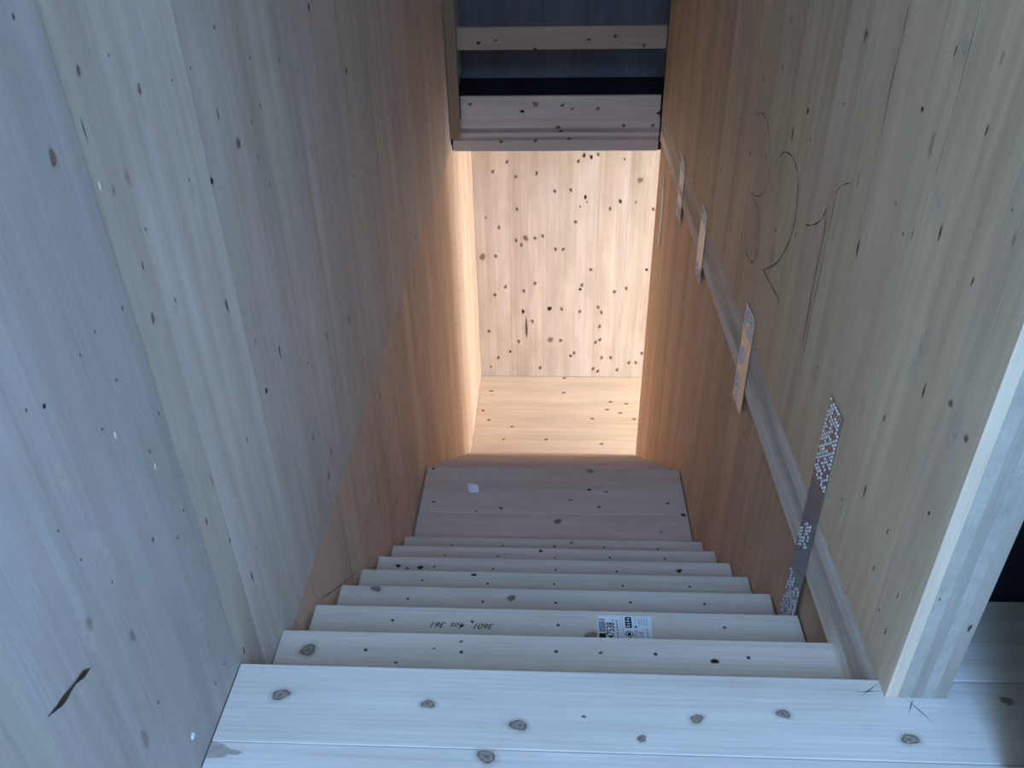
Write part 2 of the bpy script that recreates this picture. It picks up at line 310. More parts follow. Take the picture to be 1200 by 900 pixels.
KN_LOWER_FLOOR = [(0.126, 5.971, 0.0233, 'k'), (0.136, 6.249, 0.0239, 'k'), (0.607, 5.808, 0.0229, 'k'), (0.767, 5.78, 0.0228, 'k'), (0.566, 5.671, 0.0226, 'k'), (-0.7, 5.632, 0.0227, 'k'), (-0.636, 5.989, 0.0234, 'k'), (0.408, 5.513, 0.0223, 'k'), (-0.628, 5.471, 0.0223, 'k'), (0.825, 5.514, 0.0222, 'k'), (0.695, 5.614, 0.0224, 'k'), (-0.391, 5.361, 0.022, 'k'), (-0.051, 5.16, 0.0215, 'k'), (0.483, 5.104, 0.0213, 'k'), (-0.465, 5.151, 0.0166, 'k')]
KN_LANDING = [(-0.676, 2.303, 0.0127, 'k'), (-0.286, 2.259, 0.0145, 'k'), (-0.425, 2.231, 0.0096, 'k'), (0.035, 2.159, 0.0189, 'b'), (0.11, 2.337, 0.0122, 'k'), (0.217, 2.428, 0.0124, 'd'), (0.228, 2.597, 0.0178, 'b'), (0.313, 2.411, 0.0128, 'k'), (0.268, 2.283, 0.0125, 'k'), (0.657, 2.321, 0.0126, 'k'), (0.733, 2.228, 0.0143, 'd'), (0.597, 2.089, 0.0093, 'k'), (-0.712, 2.6, 0.0103, 'd')]
KN_FLOOR = [(-0.626, -0.084, 0.0177, 'b'), (-0.283, -0.098, 0.0136, 'b'), (-0.076, -0.145, 0.017, 'b'), (-0.142, -0.222, 0.0182, 'b'), (0.069, -0.119, 0.0057, 'k'), (0.319, -0.117, 0.0132, 'b'), (0.193, -0.169, 0.0093, 'b'), (0.512, -0.098, 0.0133, 'b'), (0.77, -0.152, 0.0166, 'b'), (1.018, -0.049, 0.0115, 'b')]
KN_TREAD = {7: [(-0.242, 1.772, 0.0112, 'k'), (-0.49, 1.771, 0.0112, 'k'), (0.1, 1.799, 0.0112, 'k'), (0.014, 1.772, 0.0064, 'd'), (0.268, 1.773, 0.0111, 'k'), (0.507, 1.785, 0.0111, 'k')], 6: [(-0.503, 1.511, 0.0104, 'k'), (-0.243, 1.513, 0.0103, 'k'), (-0.051, 1.544, 0.01, 'd'), (0.009, 1.509, 0.0103, 'k'), (0.266, 1.507, 0.0102, 'k'), (0.524, 1.509, 0.0102, 'k')], 5: [(-0.656, 1.248, 0.011, 'd'), (-0.56, 1.241, 0.0128, 'd'), (-0.616, 1.235, 0.0095, 'k'), (-0.495, 1.248, 0.0095, 'k'), (-0.235, 1.247, 0.0094, 'k'), (0.019, 1.247, 0.0094, 'k'), (0.276, 1.251, 0.0094, 'k'), (0.537, 1.251, 0.0126, 'd')], 4: [(-0.304, 1.023, 0.01, 'd'), (-0.495, 0.995, 0.0086, 'k'), (-0.237, 0.993, 0.0086, 'k'), (0.273, 0.991, 0.0085, 'k'), (0.017, 0.987, 0.0085, 'k'), (0.534, 0.997, 0.0085, 'k')], 3: [(-0.622, 0.766, 0.0151, 'b'), (-0.495, 0.731, 0.0078, 'k'), (-0.243, 0.728, 0.0077, 'k'), (-0.142, 0.737, 0.0134, 'b'), (0.018, 0.726, 0.0077, 'k'), (0.26, 0.733, 0.0077, 'k'), (0.528, 0.734, 0.0076, 'k')], 2: [(-0.504, 0.465, 0.0069, 'k'), (-0.245, 0.462, 0.0079, 'k'), (0.013, 0.46, 0.0068, 'k'), (0.118, 0.421, 0.0181, 'b'), (0.518, 0.475, 0.0068, 'k')], 1: [(-0.662, 0.194, 0.0208, 'b'), (-0.499, 0.209, 0.007, 'k'), (-0.246, 0.204, 0.0069, 'k'), (-0.249, 0.234, 0.0058, 'k'), (-0.417, 0.16, 0.0045, 'd'), (-0.32, 0.209, 0.0035, 'd'), (0.012, 0.202, 0.006, 'k'), (0.129, 0.208, 0.0069, 'k'), (0.27, 0.211, 0.0069, 'k'), (0.429, 0.19, 0.0102, 'd'), (0.52, 0.212, 0.0059, 'k')]}
KN_HEAD = [(-0.232, -0.011, 0.0151, 'd'), (-0.138, 0.039, 0.018, 'b'), (0.051, 0.029, 0.0156, 'k'), (0.124, 0.005, 0.012, 'k'), (0.301, 0.006, 0.0156, 'k'), (0.736, -0.029, 0.018, 'd'), (-0.6, 0.041, 0.0157, 'k'), (0.023, -0.127, 0.0183, 'k'), (0.042, -0.155, 0.0159, 'k'), (0.49, -0.117, 0.0158, 'k'), (-0.387, -0.23, 0.0161, 'k'), (-0.138, -0.223, 0.016, 'k'), (0.104, -0.211, 0.016, 'k'), (0.695, -0.118, 0.0158, 'k')]
KN_RAIL = [(-0.523, 0.451, 0.0145, 'd'), (-0.405, 0.466, 0.0115, 'k'), (0.398, 0.486, 0.0149, 'k'), (0.593, 0.425, 0.0149, 'k'), (-0.14, 0.409, 0.0151, 'k'), (0.222, 0.466, 0.0149, 'k')]
KN_FACE = [(0.786, 0.324, 0.0045, 'k'), (0.87, 0.239, 0.0107, 's')]
CRAYON = [ [(1.917, 0.743), (1.884, 0.763), (1.817, 0.774), (1.749, 0.76), (1.696, 0.734), (1.661, 0.697), (1.632, 0.646), (1.631, 0.597), (1.655, 0.55), (1.715, 0.509), (1.791, 0.482), (1.835, 0.475), (1.757, 0.468), (1.681, 0.448), (1.635, 0.398), (1.621, 0.336), (1.643, 0.285), (1.679, 0.26), (1.736, 0.255), (1.809, 0.244)] ,
[(1.56, 0.671), (1.54, 0.704), (1.5, 0.74), (1.451, 0.758), (1.381, 0.765), (1.321, 0.754), (1.275, 0.721), (1.244, 0.662), (1.239, 0.599), (1.259, 0.531), (1.313, 0.453), (1.392, 0.382), (1.496, 0.316), (1.398, 0.313), (1.296, 0.319), (1.222, 0.309)] ,
[(1.132, 0.642), (1.077, 0.663), (1.025, 0.693), (0.99, 0.727), (0.972, 0.758), (0.955, 0.693), (0.956, 0.612), (0.956, 0.529), (0.947, 0.414), (0.941, 0.274)] ]
CRACKS_RIGHT = [ [(0.831, 0.883), (0.889, 0.855), (0.922, 0.826), (0.924, 0.794), (0.921, 0.694), (0.92, 0.527), (0.921, 0.425), (0.92, 0.231)] , [(0.721, 1.329), (0.718, 1.249), (0.718, 1.139), (0.711, 1.042)] , [(0.396, 1.38), (0.388, 1.182), (0.391, 1.039)] ]
CRACK_LEFT = [(-0.428, 0.54), (-0.466, 0.555), (-0.504, 0.561), (-0.539, 0.574)]
PENCIL = [ [(0.689, -0.036), (0.748, -0.032)], [(0.744, -0.013), (0.695, -0.049)], [(0.775, -0.046), (0.817, -0.045)], [(0.795, -0.048), (0.838, -0.116)], [(0.812, -0.05), (0.787, -0.09)] ]
STAIN = [(-0.75, -0.204), (-0.702, -0.221), (-0.668, -0.228), (-0.677, -0.242), (-0.747, -0.244)]
NAILBLOB = [(-0.257, 0.1)]
RESIN = [(0.023, 1.176), (-0.081, 0.672), (-0.163, 0.808)]
LINES_LEFT_LOWER = [ [(3.062, -0.723), (2.836, -0.727), (2.601, -0.719)], [(2.181, -0.664), (1.905, -0.688), (1.651, -0.717), (1.31, -0.701)], [(1.458, -0.683), (1.226, -0.685), (1.005, -0.679)], [(0.586, -0.438), (0.786, -0.592), (1.034, -0.769)] ]


RISE, RUN = 0.193, 0.2605
HW = 0.75                       # half the clear width of the stairwell
YL, ZL = 2.6225, -8*RISE        # landing nosing
ZF = -17*RISE                   # lower floor
YE, YH = 6.28, 4.716            # end wall, far edge of the stair opening
T = 0.028                       # thickness of a panel's face boards
TOP = 3.0

def face_boards(parent, axis, value, sign, a, b, z0, z1, lo, hi, color, var=0.05, fixed=(), name='lamella', gapmax=0.0012, mat=None):
    """upright boards covering a wall face; sign points into the stairwell"""
    cs = cuts(a, b, lo, hi, fixed)
    for p, q in zip(cs, cs[1:]):
        g0, g1 = random.uniform(0.0002, gapmax)/2, random.uniform(0.0002, gapmax)/2
        pr = random.uniform(-0.0005, 0.0)
        i0, i1 = sorted((value-sign*T, value+sign*pr))
        if axis == 0: board(name, parent, (i0, p+g0, z0), (i1, q-g1, z1), 'z', tint(color, var), mat)
        else: board(name, parent, (p+g0, i0, z0), (q-g1, i1, z1), 'z', tint(color, var), mat)

def core(name, lo, hi, grain, color, label, cat='wall', mat=None):
    o = board(name, None, lo, hi, grain, (*color, 1), mat)
    return tag(o, label, cat, 'structure')

# ---------------------------------------------------------------- left wall
wl = core('wall_left', (-HW-0.13, -4.2, -0.30), (-HW-T-0.0003, YE+0.13, TOP), 'y', C_WARM,
          'tall pale timber panel wall along the left side of the stairwell')
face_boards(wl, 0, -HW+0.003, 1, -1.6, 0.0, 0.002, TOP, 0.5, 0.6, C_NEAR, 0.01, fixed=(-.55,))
face_boards(wl, 0, -HW, 1, 0.0, YH-.02, -0.261, TOP, 0.11, 0.20, C_PALE, 0.045)
face_boards(wl, 0, -HW, 1, -4.2, -1.6, 0.002, TOP, 0.5, 0.7, C_PALE, 0.03)
face_boards(wl, 0, -HW, 1, YH-.02, YE, 0.095, TOP, 0.3, 0.4, C_PALE, 0.03)
fl_ = plane_frame(0, -HW, 1)
knots('knots', wl, fl_, [k for k in KN_LEFT_UPPER if k[0] > 0], True)
knots('knots', wl, fl_, [k for k in KN_LEFT_UPPER if k[0] <= 0], True, 0.0037)
ribbon('resin_crack', wl, fl_, [CRACK_LEFT], 0.012, CRACK_MAT, 0.0042, label='black resin crack in the left wall')
for i, (u, v) in enumerate(RESIN):
    bm = bmesh.new(); bmesh.ops.create_icosphere(bm, subdivisions=2, radius=0.004)
    for vv in bm.verts: vv.co = Vector((vv.co.x*0.35, vv.co.y*0.7, vv.co.z*1.5+0.0015*math.sin(vv.co.y*900)))
    me = bpy.data.meshes.new('resin_bead'); bm.to_mesh(me); bm.free()
    link('resin_bead', me, RESIN_MAT, wl, fl_(u, v, 0.0035 if u < 0 else 0.0005))
bm = bmesh.new(); bmesh.ops.create_icosphere(bm, subdivisions=2, radius=0.008)
for vv in bm.verts: vv.co = vv.co*(1+random.uniform(-.35, .35)); vv.co.x *= 0.4
me = bpy.data.meshes.new('plaster_dab'); bm.to_mesh(me); bm.free()
link('plaster_dab', me, PAPER, wl, fl_(NAILBLOB[0][0], NAILBLOB[0][1], 0.005))

wll = core('wall_left_lower', (-HW-0.15, -0.3, ZF), (-0.762-T-0.0003, YE+0.13, -0.302), 'y', C_LOW_SHADE,
           'timber wall tinted warm brown for shade below the left panel, beside the treads')
face_boards(wll, 0, -0.762, 1, -0.2, YE, ZF+0.001, -0.262, 0.12, 0.20, C_LOW_SHADE, 0.05)
fll = plane_frame(0, -0.762, 1)
knots('knots', wll, fll, KN_LEFT_LOWER, True)

ribbon('pencil_line', wll, fll, LINES_LEFT_LOWER, 0.0042, PENCIL_MAT, 0.0009, label='thin dark setting-out lines on the lower left wall')

# ---------------------------------------------------------------- right wall: five-layer panel, its cut end faces the landing door
YP = -0.048
wr = core('wall_right', (HW+T+0.0003, YP, 0.001), (HW+0.056, YH-.02, TOP), 'y', (0.46, 0.41, 0.345),
          'honey coloured timber panel wall on the right of the stairs, marked with blue crayon')
face_boards(wr, 0, HW, -1, YP, YH-.02, 0.001, TOP, 0.11, 0.19, C_WARM, 0.045, fixed=(0.39, 0.718, 0.92))
for x0, x1, g, c in ((0.0562, 0.080, 'z', (0.42, 0.38, 0.32)), (0.0802, 0.106, 'y', (0.46, 0.41, 0.35)), (0.1062, 0.134, 'z', (0.45, 0.395, 0.33))):
    board('panel_layer', wr, (HW+x0, YP, 0.001), (HW+x1, YH-.02, TOP), g, (*c, 1))
fr_ = plane_frame(0, HW, -1)
knots('knots', wr, fr_, KN_RIGHT_UPPER, True)
knots('knots', wr, plane_frame(1, YP, -1), KN_FACE, True)
ribbon('crayon_stroke', wr, fr_, [CRAYON[0]], 0.0042, CRAYON_MAT, label='blue crayon figure 3')
ribbon('crayon_stroke', wr, fr_, [CRAYON[1]], 0.0048, CRAYON_MAT, label='blue crayon figure 2')
ribbon('crayon_stroke', wr, fr_, [CRAYON[2]], 0.0048, CRAYON_MAT, label='blue crayon figure 1')
ribbon('crack', wr, fr_, [CRACKS_RIGHT[0]], 0.0026, CRACK_MAT, 0.0007)
ribbon('crack', wr, fr_, [CRACKS_RIGHT[1]], 0.0032, CRACK_MAT, 0.0007)
ribbon('crack', wr, fr_, [CRACKS_RIGHT[2]], 0.0016, CRACK_MAT, 0.0007)

# slab edge between the upper and the lower wall on the right
sl = core('trim_1', (HW+0.02, 0.004, -0.2175), (HW+0.134, YH-.02, -0.0005), 'y', C_EDGE,
          'rough sawn floor slab edge showing as a pale band along the right wall', 'trim', WOOD_ROUGH)
zz = [-0.0010, -0.074, -0.146, -0.2170]
for k in range(3):
    board('slab_layer', sl, (HW+0.002+(k % 2)*0.0006, 0.004, zz[k+1]+0.0002), (HW+0.0197, YH-.02, zz[k]-0.0002), 'y', tint((0.80, 0.76, 0.71), .05), WOOD_ROUGH)
# torn splinters along its upper edge
for k in range(26):
    y = 0.02+random.random()**1.5*2.2; L_ = random.uniform(0.02, 0.09); z = random.choice((-0.004, -0.012, -0.06, -0.12))+random.uniform(-.008, .002)
    me = bpy.data.meshes.new('splinter')
    w = random.uniform(.001, .003); h = random.uniform(.001, .003)
    V = [(0, 0, -w), (0, 0, w), (0, L_, random.uniform(-w, w)), (-h, L_*0.35, 0)]
    me.from_pydata(V, [], [(0, 1, 3), (1, 2, 3), (2, 0, 3), (0, 2, 1)])
    link('splinter', me, WOOD_ROUGH, sl, (HW+0.0018, y, z), None, tint((0.62, 0.50, 0.36), .2))

wrl = core('wall_right_lower', (0.762+T+0.0003, -0.2, ZF), (HW+0.134, YH-.02, -0.2180), 'y', C_LOW_SHADE,
           'timber wall tinted warm brown for shade below the slab band on the right')
face_boards(wrl, 0, 0.762, -1, -0.2, YH-.02, ZF+0.001, -0.2180, 0.12, 0.19, C_LOW_SHADE, 0.05)
frl = plane_frame(0, 0.762, -1)
knots('knots', wrl, frl, KN_RIGHT_LOWER, True)

# ---------------------------------------------------------------- upper floor
fu = core('floor', (-HW+0.001, -4.2, -0.24), (3.4, -0.004, -0.0283), 'x', C_FLOOR,
          'pale planked upper floor at the head of the stairs', 'floor')
ys = [0.0, -0.2045, -0.43, -0.66, -0.88, -1.11, -1.34]
for p, q in zip(ys, ys[1:]):
    board('floor_plank', fu, (-HW+0.0035, q+0.0008, -0.028), (3.39, p-0.0008, 0.0), 'x', tint(C_FLOOR, .04), WOOD_FLOOR, bevel=0.0018)
board('floor_plank', fu, (-HW+0.0035, -4.19, -0.028), (3.39, -1.342, 0.0), 'x', tint(C_FLOOR, .04), WOOD_FLOOR)
board('floor_plank', fu, (HW+0.136, 0.002, -0.028), (3.39, 0.244, 0.0), 'x', tint(C_FLOOR, .04), WOOD_FLOOR, bevel=0.0018)
board('floor_slab', fu, (HW+0.136, -0.0035, -0.24), (3.39, 0.244, -0.0285), 'x', (*C_EDGE, 1))
ff = plane_frame(2, 0.0, 1)
knots('knots', fu, ff, KN_FLOOR, False)
ribbon('pencil_mark', fu, ff, PENCIL, 0.0022, PENCIL_MAT, 0.0006)
bm = bmesh.new(); vs = [bm.verts.new(ff(u, v, 0.0007)) for u, v in
     [(-.745, -.207), (-.715, -.212), (-.70, -.222), (-.683, -.224), (-.668, -.229), (-.678, -.236), (-.70, -.235), (-.705, -.242), (-.745, -.246)]]
bm.faces.new(vs); bmesh.ops.recalc_face_normals(bm, faces=list(bm.faces)); me = bpy.data.meshes.new('bark_stain'); bm.to_mesh(me); bm.free()
link('bark_stain', me, STAIN_MAT, fu)

# ---------------------------------------------------------------- the rest of the upper room
def slab_with_hole(name, x0, x1, y0, y1, z0, z1, hx0, hx1, hy0, hy1, label, color):
    bm = bmesh.new()
    def bx(a, b):
        r = bmesh.ops.create_cube(bm, size=1.0)
        for v in r['verts']: v.co = Vector(((a[i]+b[i])/2 + v.co[i]*(b[i]-a[i]) for i in range(3)))
    bx((x0, y0, z0), (hx0, y1, z1)); bx((hx1, y0, z0), (x1, y1, z1))
    bx((hx0, y0, z0), (hx1, hy0, z1)); bx((hx0, hy1, z0), (hx1, y1, z1))
    me = bpy.data.meshes.new(name); bm.to_mesh(me); bm.free()
    o = link(name, me, WOOD, None, (0, 0, 0), None, (*color, 1))
    return tag(o, label, 'ceiling', 'structure')
slab_with_hole('ceiling', -0.88, 3.5, -4.2, YE+.13, TOP+0.001, TOP+0.14, 0.02, 0.88, -3.6, -2.0, 'timber roof panel over the upper floor with an open rooflight', C_WARM)
bm = bmesh.new()
for a, b in (((-HW, -4.33, 0.0), (-0.4, -4.2005, TOP)), ((0.9, -4.33, 0.0), (3.5, -4.2005, TOP)), ((-0.4, -4.33, 0.0), (0.9, -4.2005, 0.8)), ((-0.4, -4.33, 2.6), (0.9, -4.2005, TOP))):
    r = bmesh.ops.create_cube(bm, size=1.0)
    for v in r['verts']: v.co = Vector(((a[i]+b[i])/2 + v.co[i]*(b[i]-a[i]) for i in range(3)))
me = bpy.data.meshes.new('wall_back'); bm.to_mesh(me); bm.free()
tag(link('wall_back', me, WOOD, None, (0, 0, 0), None, (*C_WARM, 1)), 'timber wall with a wide window opening behind the stair head', 'wall', 'structure')
core('wall_added_shading', (0.925, -4.2, 0.001), (1.055, -0.27, TOP), 'y', C_WARM, 'unseen timber partition added right of the stair head to shade the floor')  # out of view, added to block rooflight from the floor right of the post
core('wall_side', (3.4, -4.2, 0.0), (3.53, 0.6, TOP), 'y', C_WARM, 'timber side wall of the upper room far right')
core('right_void_shade', (HW+0.136, 0.25, -0.6), (3.4, 0.30, TOP), 'x', (0.02, 0.02, 0.03), 'black sheet standing in for the unlit void behind the post at the right edge', mat=SHADE_BLACK)  # dark sheet paints the unlit void beyond the floor edge

# ---------------------------------------------------------------- far edge of the opening: slab edge, upper floor, dark wall, guard rail
he = core('floor_far', (-HW+0.001, YH+0.022, -0.2995), (4.7, YE, 0.0), 'x', (0.08, 0.08, 0.09), 'floor slab at the far end of the stair opening, above the doorway', 'floor', SHADE_BLACK)  # floor coloured near-black for the shade behind the toe board
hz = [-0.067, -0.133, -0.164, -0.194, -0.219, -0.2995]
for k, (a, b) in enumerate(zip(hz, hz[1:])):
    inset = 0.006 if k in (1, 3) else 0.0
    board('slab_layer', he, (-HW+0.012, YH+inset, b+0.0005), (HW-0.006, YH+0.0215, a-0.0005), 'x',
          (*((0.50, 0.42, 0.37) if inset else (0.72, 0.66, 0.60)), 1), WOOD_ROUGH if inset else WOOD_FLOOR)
fh = plane_frame(1, YH, -1)
knots('knots', he, fh, [k for k in KN_HEAD if k[1] < -.067], False)
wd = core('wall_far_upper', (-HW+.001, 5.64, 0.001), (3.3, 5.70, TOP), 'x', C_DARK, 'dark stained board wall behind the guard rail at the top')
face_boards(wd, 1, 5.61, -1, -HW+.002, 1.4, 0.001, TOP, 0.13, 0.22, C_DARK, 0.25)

gr = thing('guard_rail', (0.0, YH, -0.19), 'raw timber guard rail with post and toe board across the far end of the opening', 'guard rail')
board('post', gr, (-0.747, YH-0.052, -0.193), (-0.672, YH-0.027, 1.35), 'z', (0.36, 0.26, 0.17, 1), WOOD_FLOOR, bevel=0.002)
rl = board('rail', gr, (-0.668, YH-0.0265, 0.405), (0.742, YH+0.012, 0.551), 'x', (0.54, 0.44, 0.34, 1), WOOD_FLOOR, bevel=0.002)
knots('knots', rl, plane_frame(1, YH-0.0265, -1), KN_RAIL, False)
board('rail', gr, (-0.668, YH-0.0265, 0.92), (0.742, YH+0.012, 1.066), 'x', (0.54, 0.44, 0.34, 1), WOOD_FLOOR, bevel=0.002)
tb = board('toe_board', gr, (-0.668, YH-0.010, -0.066), (0.738, YH+0.020, 0.093), 'x', (0.72, 0.66, 0.60, 1), WOOD_FLOOR, bevel=0.002)
knots('knots', tb, plane_frame(1, YH-0.010, -1), [k for k in KN_HEAD if k[1] >= -.067], False)

# ---------------------------------------------------------------- lower floor and its room
fw = core('floor_lower', (-HW-0.012, YH-0.001, ZF-0.15), (4.7, YE, ZF-0.0283), 'x', C_END, 'sunlit planked floor at the foot of the stairs', 'floor')
yy = [YH, 4.96, 5.16, 5.365, 5.54, 5.77, 6.02, YE-.001]
for p, q in zip(yy, yy[1:]):
    board('floor_plank', fw, (-HW-0.010, p+0.001, ZF-0.028), (4.69, q-0.001, ZF), 'x', tint((0.74, 0.63, 0.50), .04), WOOD_FLOOR, bevel=0.0015)
board('floor_plank', fw, (0.886, 3.1, ZF-0.028), (4.69, YH-0.001, ZF), 'x', tint((0.74, 0.63, 0.50), .04), WOOD_FLOOR)
knots('knots', fw, plane_frame(2, ZF, 1), KN_LOWER_FLOOR, False)
we = core('wall_end', (-HW-0.01, YE+T+.0003, ZF-.05), (4.8, YE+0.13, -0.301), 'x', C_END, 'bright knotty timber wall at the far end of the lower floor')
face_boards(we, 1, YE, -1, -HW-0.01, 4.69, ZF+0.001, -0.301, 0.11, 0.20, C_END, 0.07, fixed=(-.58, -.424, -.061, .225, .42, .435, .636, .711, .853))
knots('knots', we, plane_frame(1, YE, -1), KN_END, True)
board('wall_lower_inner', None, (0.886, 3.0, ZF), (4.8, 3.1, -0.301), 'x', (*C_END, 1))
tag(bpy.data.objects['wall_lower_inner'], 'timber cross wall of the lower room behind the right stair wall', 'wall', 'structure')
# side wall of the lower room with a tall unglazed opening
bm = bmesh.new()
for a, b in (((4.7, 3.1, ZF), (4.8, 3.4, -0.301)), ((4.7, 5.6, ZF), (4.8, YE, -0.301)), ((4.7, 3.4, -0.60), (4.8, 5.6, -0.301))):
    r = bmesh.ops.create_cube(bm, size=1.0)
    for v in r['verts']: v.co = Vector(((a[i]+b[i])/2 + v.co[i]*(b[i]-a[i]) for i in range(3)))
me = bpy.data.meshes.new('wall_lower_side'); bm.to_mesh(me); bm.free()
tag(link('wall_lower_side', me, WOOD, None, (0, 0, 0), None, (*C_END, 1)), 'timber side wall of the lower room with a tall open doorway', 'wall', 'structure')
tag(board('ceiling_lower', None, (0.886, 3.1, -0.36), (4.7, YH+.02, -0.301), 'x', (*C_END, 1)), 'timber ceiling panel of the lower room', 'ceiling', 'structure')

# ---------------------------------------------------------------- stairs
def screw_row(tread, xs, y, z):
    for x in xs:
        if SCREW[0] is None:
            bm = bmesh.new()
            bmesh.ops.create_cone(bm, cap_ends=True, segments=10, radius1=0.0054, radius2=0.0042, depth=0.0016)
            me = bpy.data.meshes.new('screw'); bm.to_mesh(me); bm.free(); SCREW[0] = me
        link('screw', SCREW[0], SCREWMAT, tread, (x+random.uniform(-.006, .006), y+random.uniform(-.006, .006), z+0.0008))
SCREW = [None]
SX = (-0.50, -0.244, 0.015, 0.27, 0.525)

def near_screw(k, y): return any(abs(k[0]-x) < 0.02 for x in SX) and k[3] == 'k' and abs(k[1]-y) < 0.02

def flight(name, y0, z0, n, label, top):
    t = thing(name, (0, y0+n*RUN, z0-(n+1)*RISE), label, 'staircase')
    for k in range(1, n+1):
        yn, zn = y0+k*RUN, z0-k*RISE
        tr = board('tread', t, (-0.748, yn-RUN-0.02, zn-0.045), (0.757, yn, zn), 'x', tint(C_TREAD, .05), WOOD_FLOOR, bevel=0.003, seg=2)
        if top:
            ysc = yn-0.057
            knots('knots', tr, plane_frame(2, zn, 1), [q for q in KN_TREAD[k] if not near_screw(q, ysc)], False)
            screw_row(tr, [x for x in SX if not (k == 2 and 0.1 < x < 0.4)], ysc, zn)
        TREADS.append(tr)
    for k in range(1, n+2):
        zt = z0-(k-1)*RISE - (0.046 if not (top and k == 1) else 0.241); zb = z0-k*RISE+0.001
        if zt-zb > 0.02:
            board('riser', t, (-0.747, y0+(k-1)*RUN-0.050, zb), (0.756, y0+(k-1)*RUN-0.024, zt), 'x', tint(C_LOW_SHADE, .05), WOOD)
    return t
TREADS = []
up = flight('stair_flight', 0.0, 0.0, 7, 'upper run of seven plain wooden treads leading down to the landing', True)
ld = thing('stair_landing', (0, YL, ZL-0.2), 'half way landing of wide timber boards with a scrap of paper on it', 'landing')
ly = [7*RUN-0.02, 2.02, 2.22, 2.423, YL]
for p, q in zip(ly, ly[1:]):
    lb = board('landing_board', ld, (-0.748, p+0.0006, ZL-0.045), (0.757, q-0.0006, ZL), 'x', tint(C_TREAD, .04), WOOD_FLOOR, bevel=0.0015)
knots('knots', ld, plane_frame(2, ZL, 1), KN_LANDING, False)
board('landing_beam', ld, (-0.747, 7*RUN, ZL-0.20), (0.756, 7*RUN+.06, ZL-0.0455), 'x', tint(C_LOW_SHADE), WOOD)
lo = flight('stair_flight', YL, ZL, 8, 'lower run of treads dropping from the landing to the bright lower floor', False)

# printed product label on the second tread, seen lying sideways
def text_mesh(body, size, shear=0.0, bold=0.0, space=1.0):
    cu = bpy.data.curves.new('txt', 'FONT'); cu.body = body; cu.size = size; cu.shear = shear; cu.offset = bold
    cu.space_character = space; cu.resolution_u = 3
    cu.align_x = 'LEFT'
    o = bpy.data.objects.new('txt', cu); COL.objects.link(o)
    bpy.context.view_layer.update()
    me = bpy.data.meshes.new_from_object(o.evaluated_get(bpy.context.evaluated_depsgraph_get()))
    bpy.data.objects.remove(o, do_unlink=True); bpy.data.curves.remove(cu)
    return me
def add_mesh(bm, me, mat_index, M):
    vs = [bm.verts.new(M @ v.co) for v in me.vertices]
    for p in me.polygons:
        try: f = bm.faces.new([vs[i] for i in p.vertices]); f.material_index = mat_index
        except ValueError: pass
def quad(bm, x0, y0, x1, y1, z, mi):
    f = bm.faces.new([bm.verts.new((x0, y0, z)), bm.verts.new((x1, y0, z)), bm.verts.new((x1, y1, z)), bm.verts.new((x0, y1, z))]); f.material_index = mi

z2 = -2*RISE
bm = bmesh.new()
W_, H_ = 0.165, 0.135                       # label runs from x .139 to .304, y .368 to .503
r = bmesh.ops.create_cube(bm, size=1.0)
for v in r['verts']: v.co = Vector((W_/2+v.co.x*W_, H_/2+v.co.y*H_, 0.0003+v.co.z*0.0005))
Z = 0.0009
R90 = Matrix.Rotation(math.pi/2, 4, 'Z')
quad(bm, 0.003, 0.004, 0.024, 0.066, Z, 1); quad(bm, 0.003, 0.070, 0.024, 0.112, Z, 2); quad(bm, 0.003, 0.116, 0.022, 0.120, Z, 1)
add_mesh(bm, text_mesh('347538 .', 0.034, bold=0.0006, space=1.0), 1, Matrix.Translation((0.0500, 0.036, Z)) @ R90 @ Matrix.Diagonal((0.70, 1, 1, 1)))
for k in range(7): quad(bm, 0.0555+0.001*(k % 2), 0.040+k*0.0115, 0.062, 0.048+k*0.0115, Z, 2)
quad(bm, 0.0765, 0.0, 0.0775, H_, Z, 2); quad(bm, 0.0695, 0.03, 0.0702, 0.128, Z, 2)
quad(bm, 0.085, 0.088, 0.104, 0.130, Z, 1)
for k in range(4): quad(bm, 0.0885+0.0025*(k % 2), 0.092+k*0.0095, 0.0985, 0.0965+k*0.0095, Z+.0002, 0)
def ring(cx, cy, r0, r1, mi, z, n=20):
    for i in range(n):
        a, b = 2*math.pi*i/n, 2*math.pi*(i+1)/n
        f = bm.faces.new([bm.verts.new((cx+r_*math.cos(t), cy+r_*math.sin(t), z)) for r_, t in ((r0, a), (r1, a), (r1, b), (r0, b))]); f.material_index = mi
ring(0.0945, 0.064, 0.0095, 0.0125, 1, Z); quad(bm, 0.0895, 0.058, 0.0995, 0.070, Z, 1)
quad(bm, 0.113, 0.088, 0.119, 0.096, Z, 1); quad(bm, 0.1155, 0.096, 0.1165, 0.128, Z, 2)
add_mesh(bm, text_mesh('CE', 0.019), 1, Matrix.Translation((0.138, 0.052, Z)) @ R90)
for k in range(3): quad(bm, 0.110+k*.004, 0.05, 0.112+k*.004, 0.08, Z, 2)
for k in range(4): quad(bm, 0.126+k*.008, 0.098, 0.128+k*.008, 0.126, Z, 2)
quad(bm, 0.148, 0.05, 0.151, 0.084, Z, 2); quad(bm, 0.085, 0.040, 0.155, 0.0412, Z, 2)
for k in range(6): quad(bm, 0.090+k*.011, 0.026, 0.096+k*.011, 0.031, Z, 2)
bmesh.ops.recalc_face_normals(bm, faces=[f for f in bm.faces if f.material_index == 0])
for f in bm.faces:
    f.normal_update()
    if len(f.verts) and f.calc_center_median().z > 0.0007 and f.normal.z < 0: f.normal_flip()
me = bpy.data.meshes.new('product_label'); bm.to_mesh(me); bm.free()
pl_ = link('product_label', me, [PAPER, INK, GREYINK], TREADS[1], (0.139, 0.368, z2+0.0002))
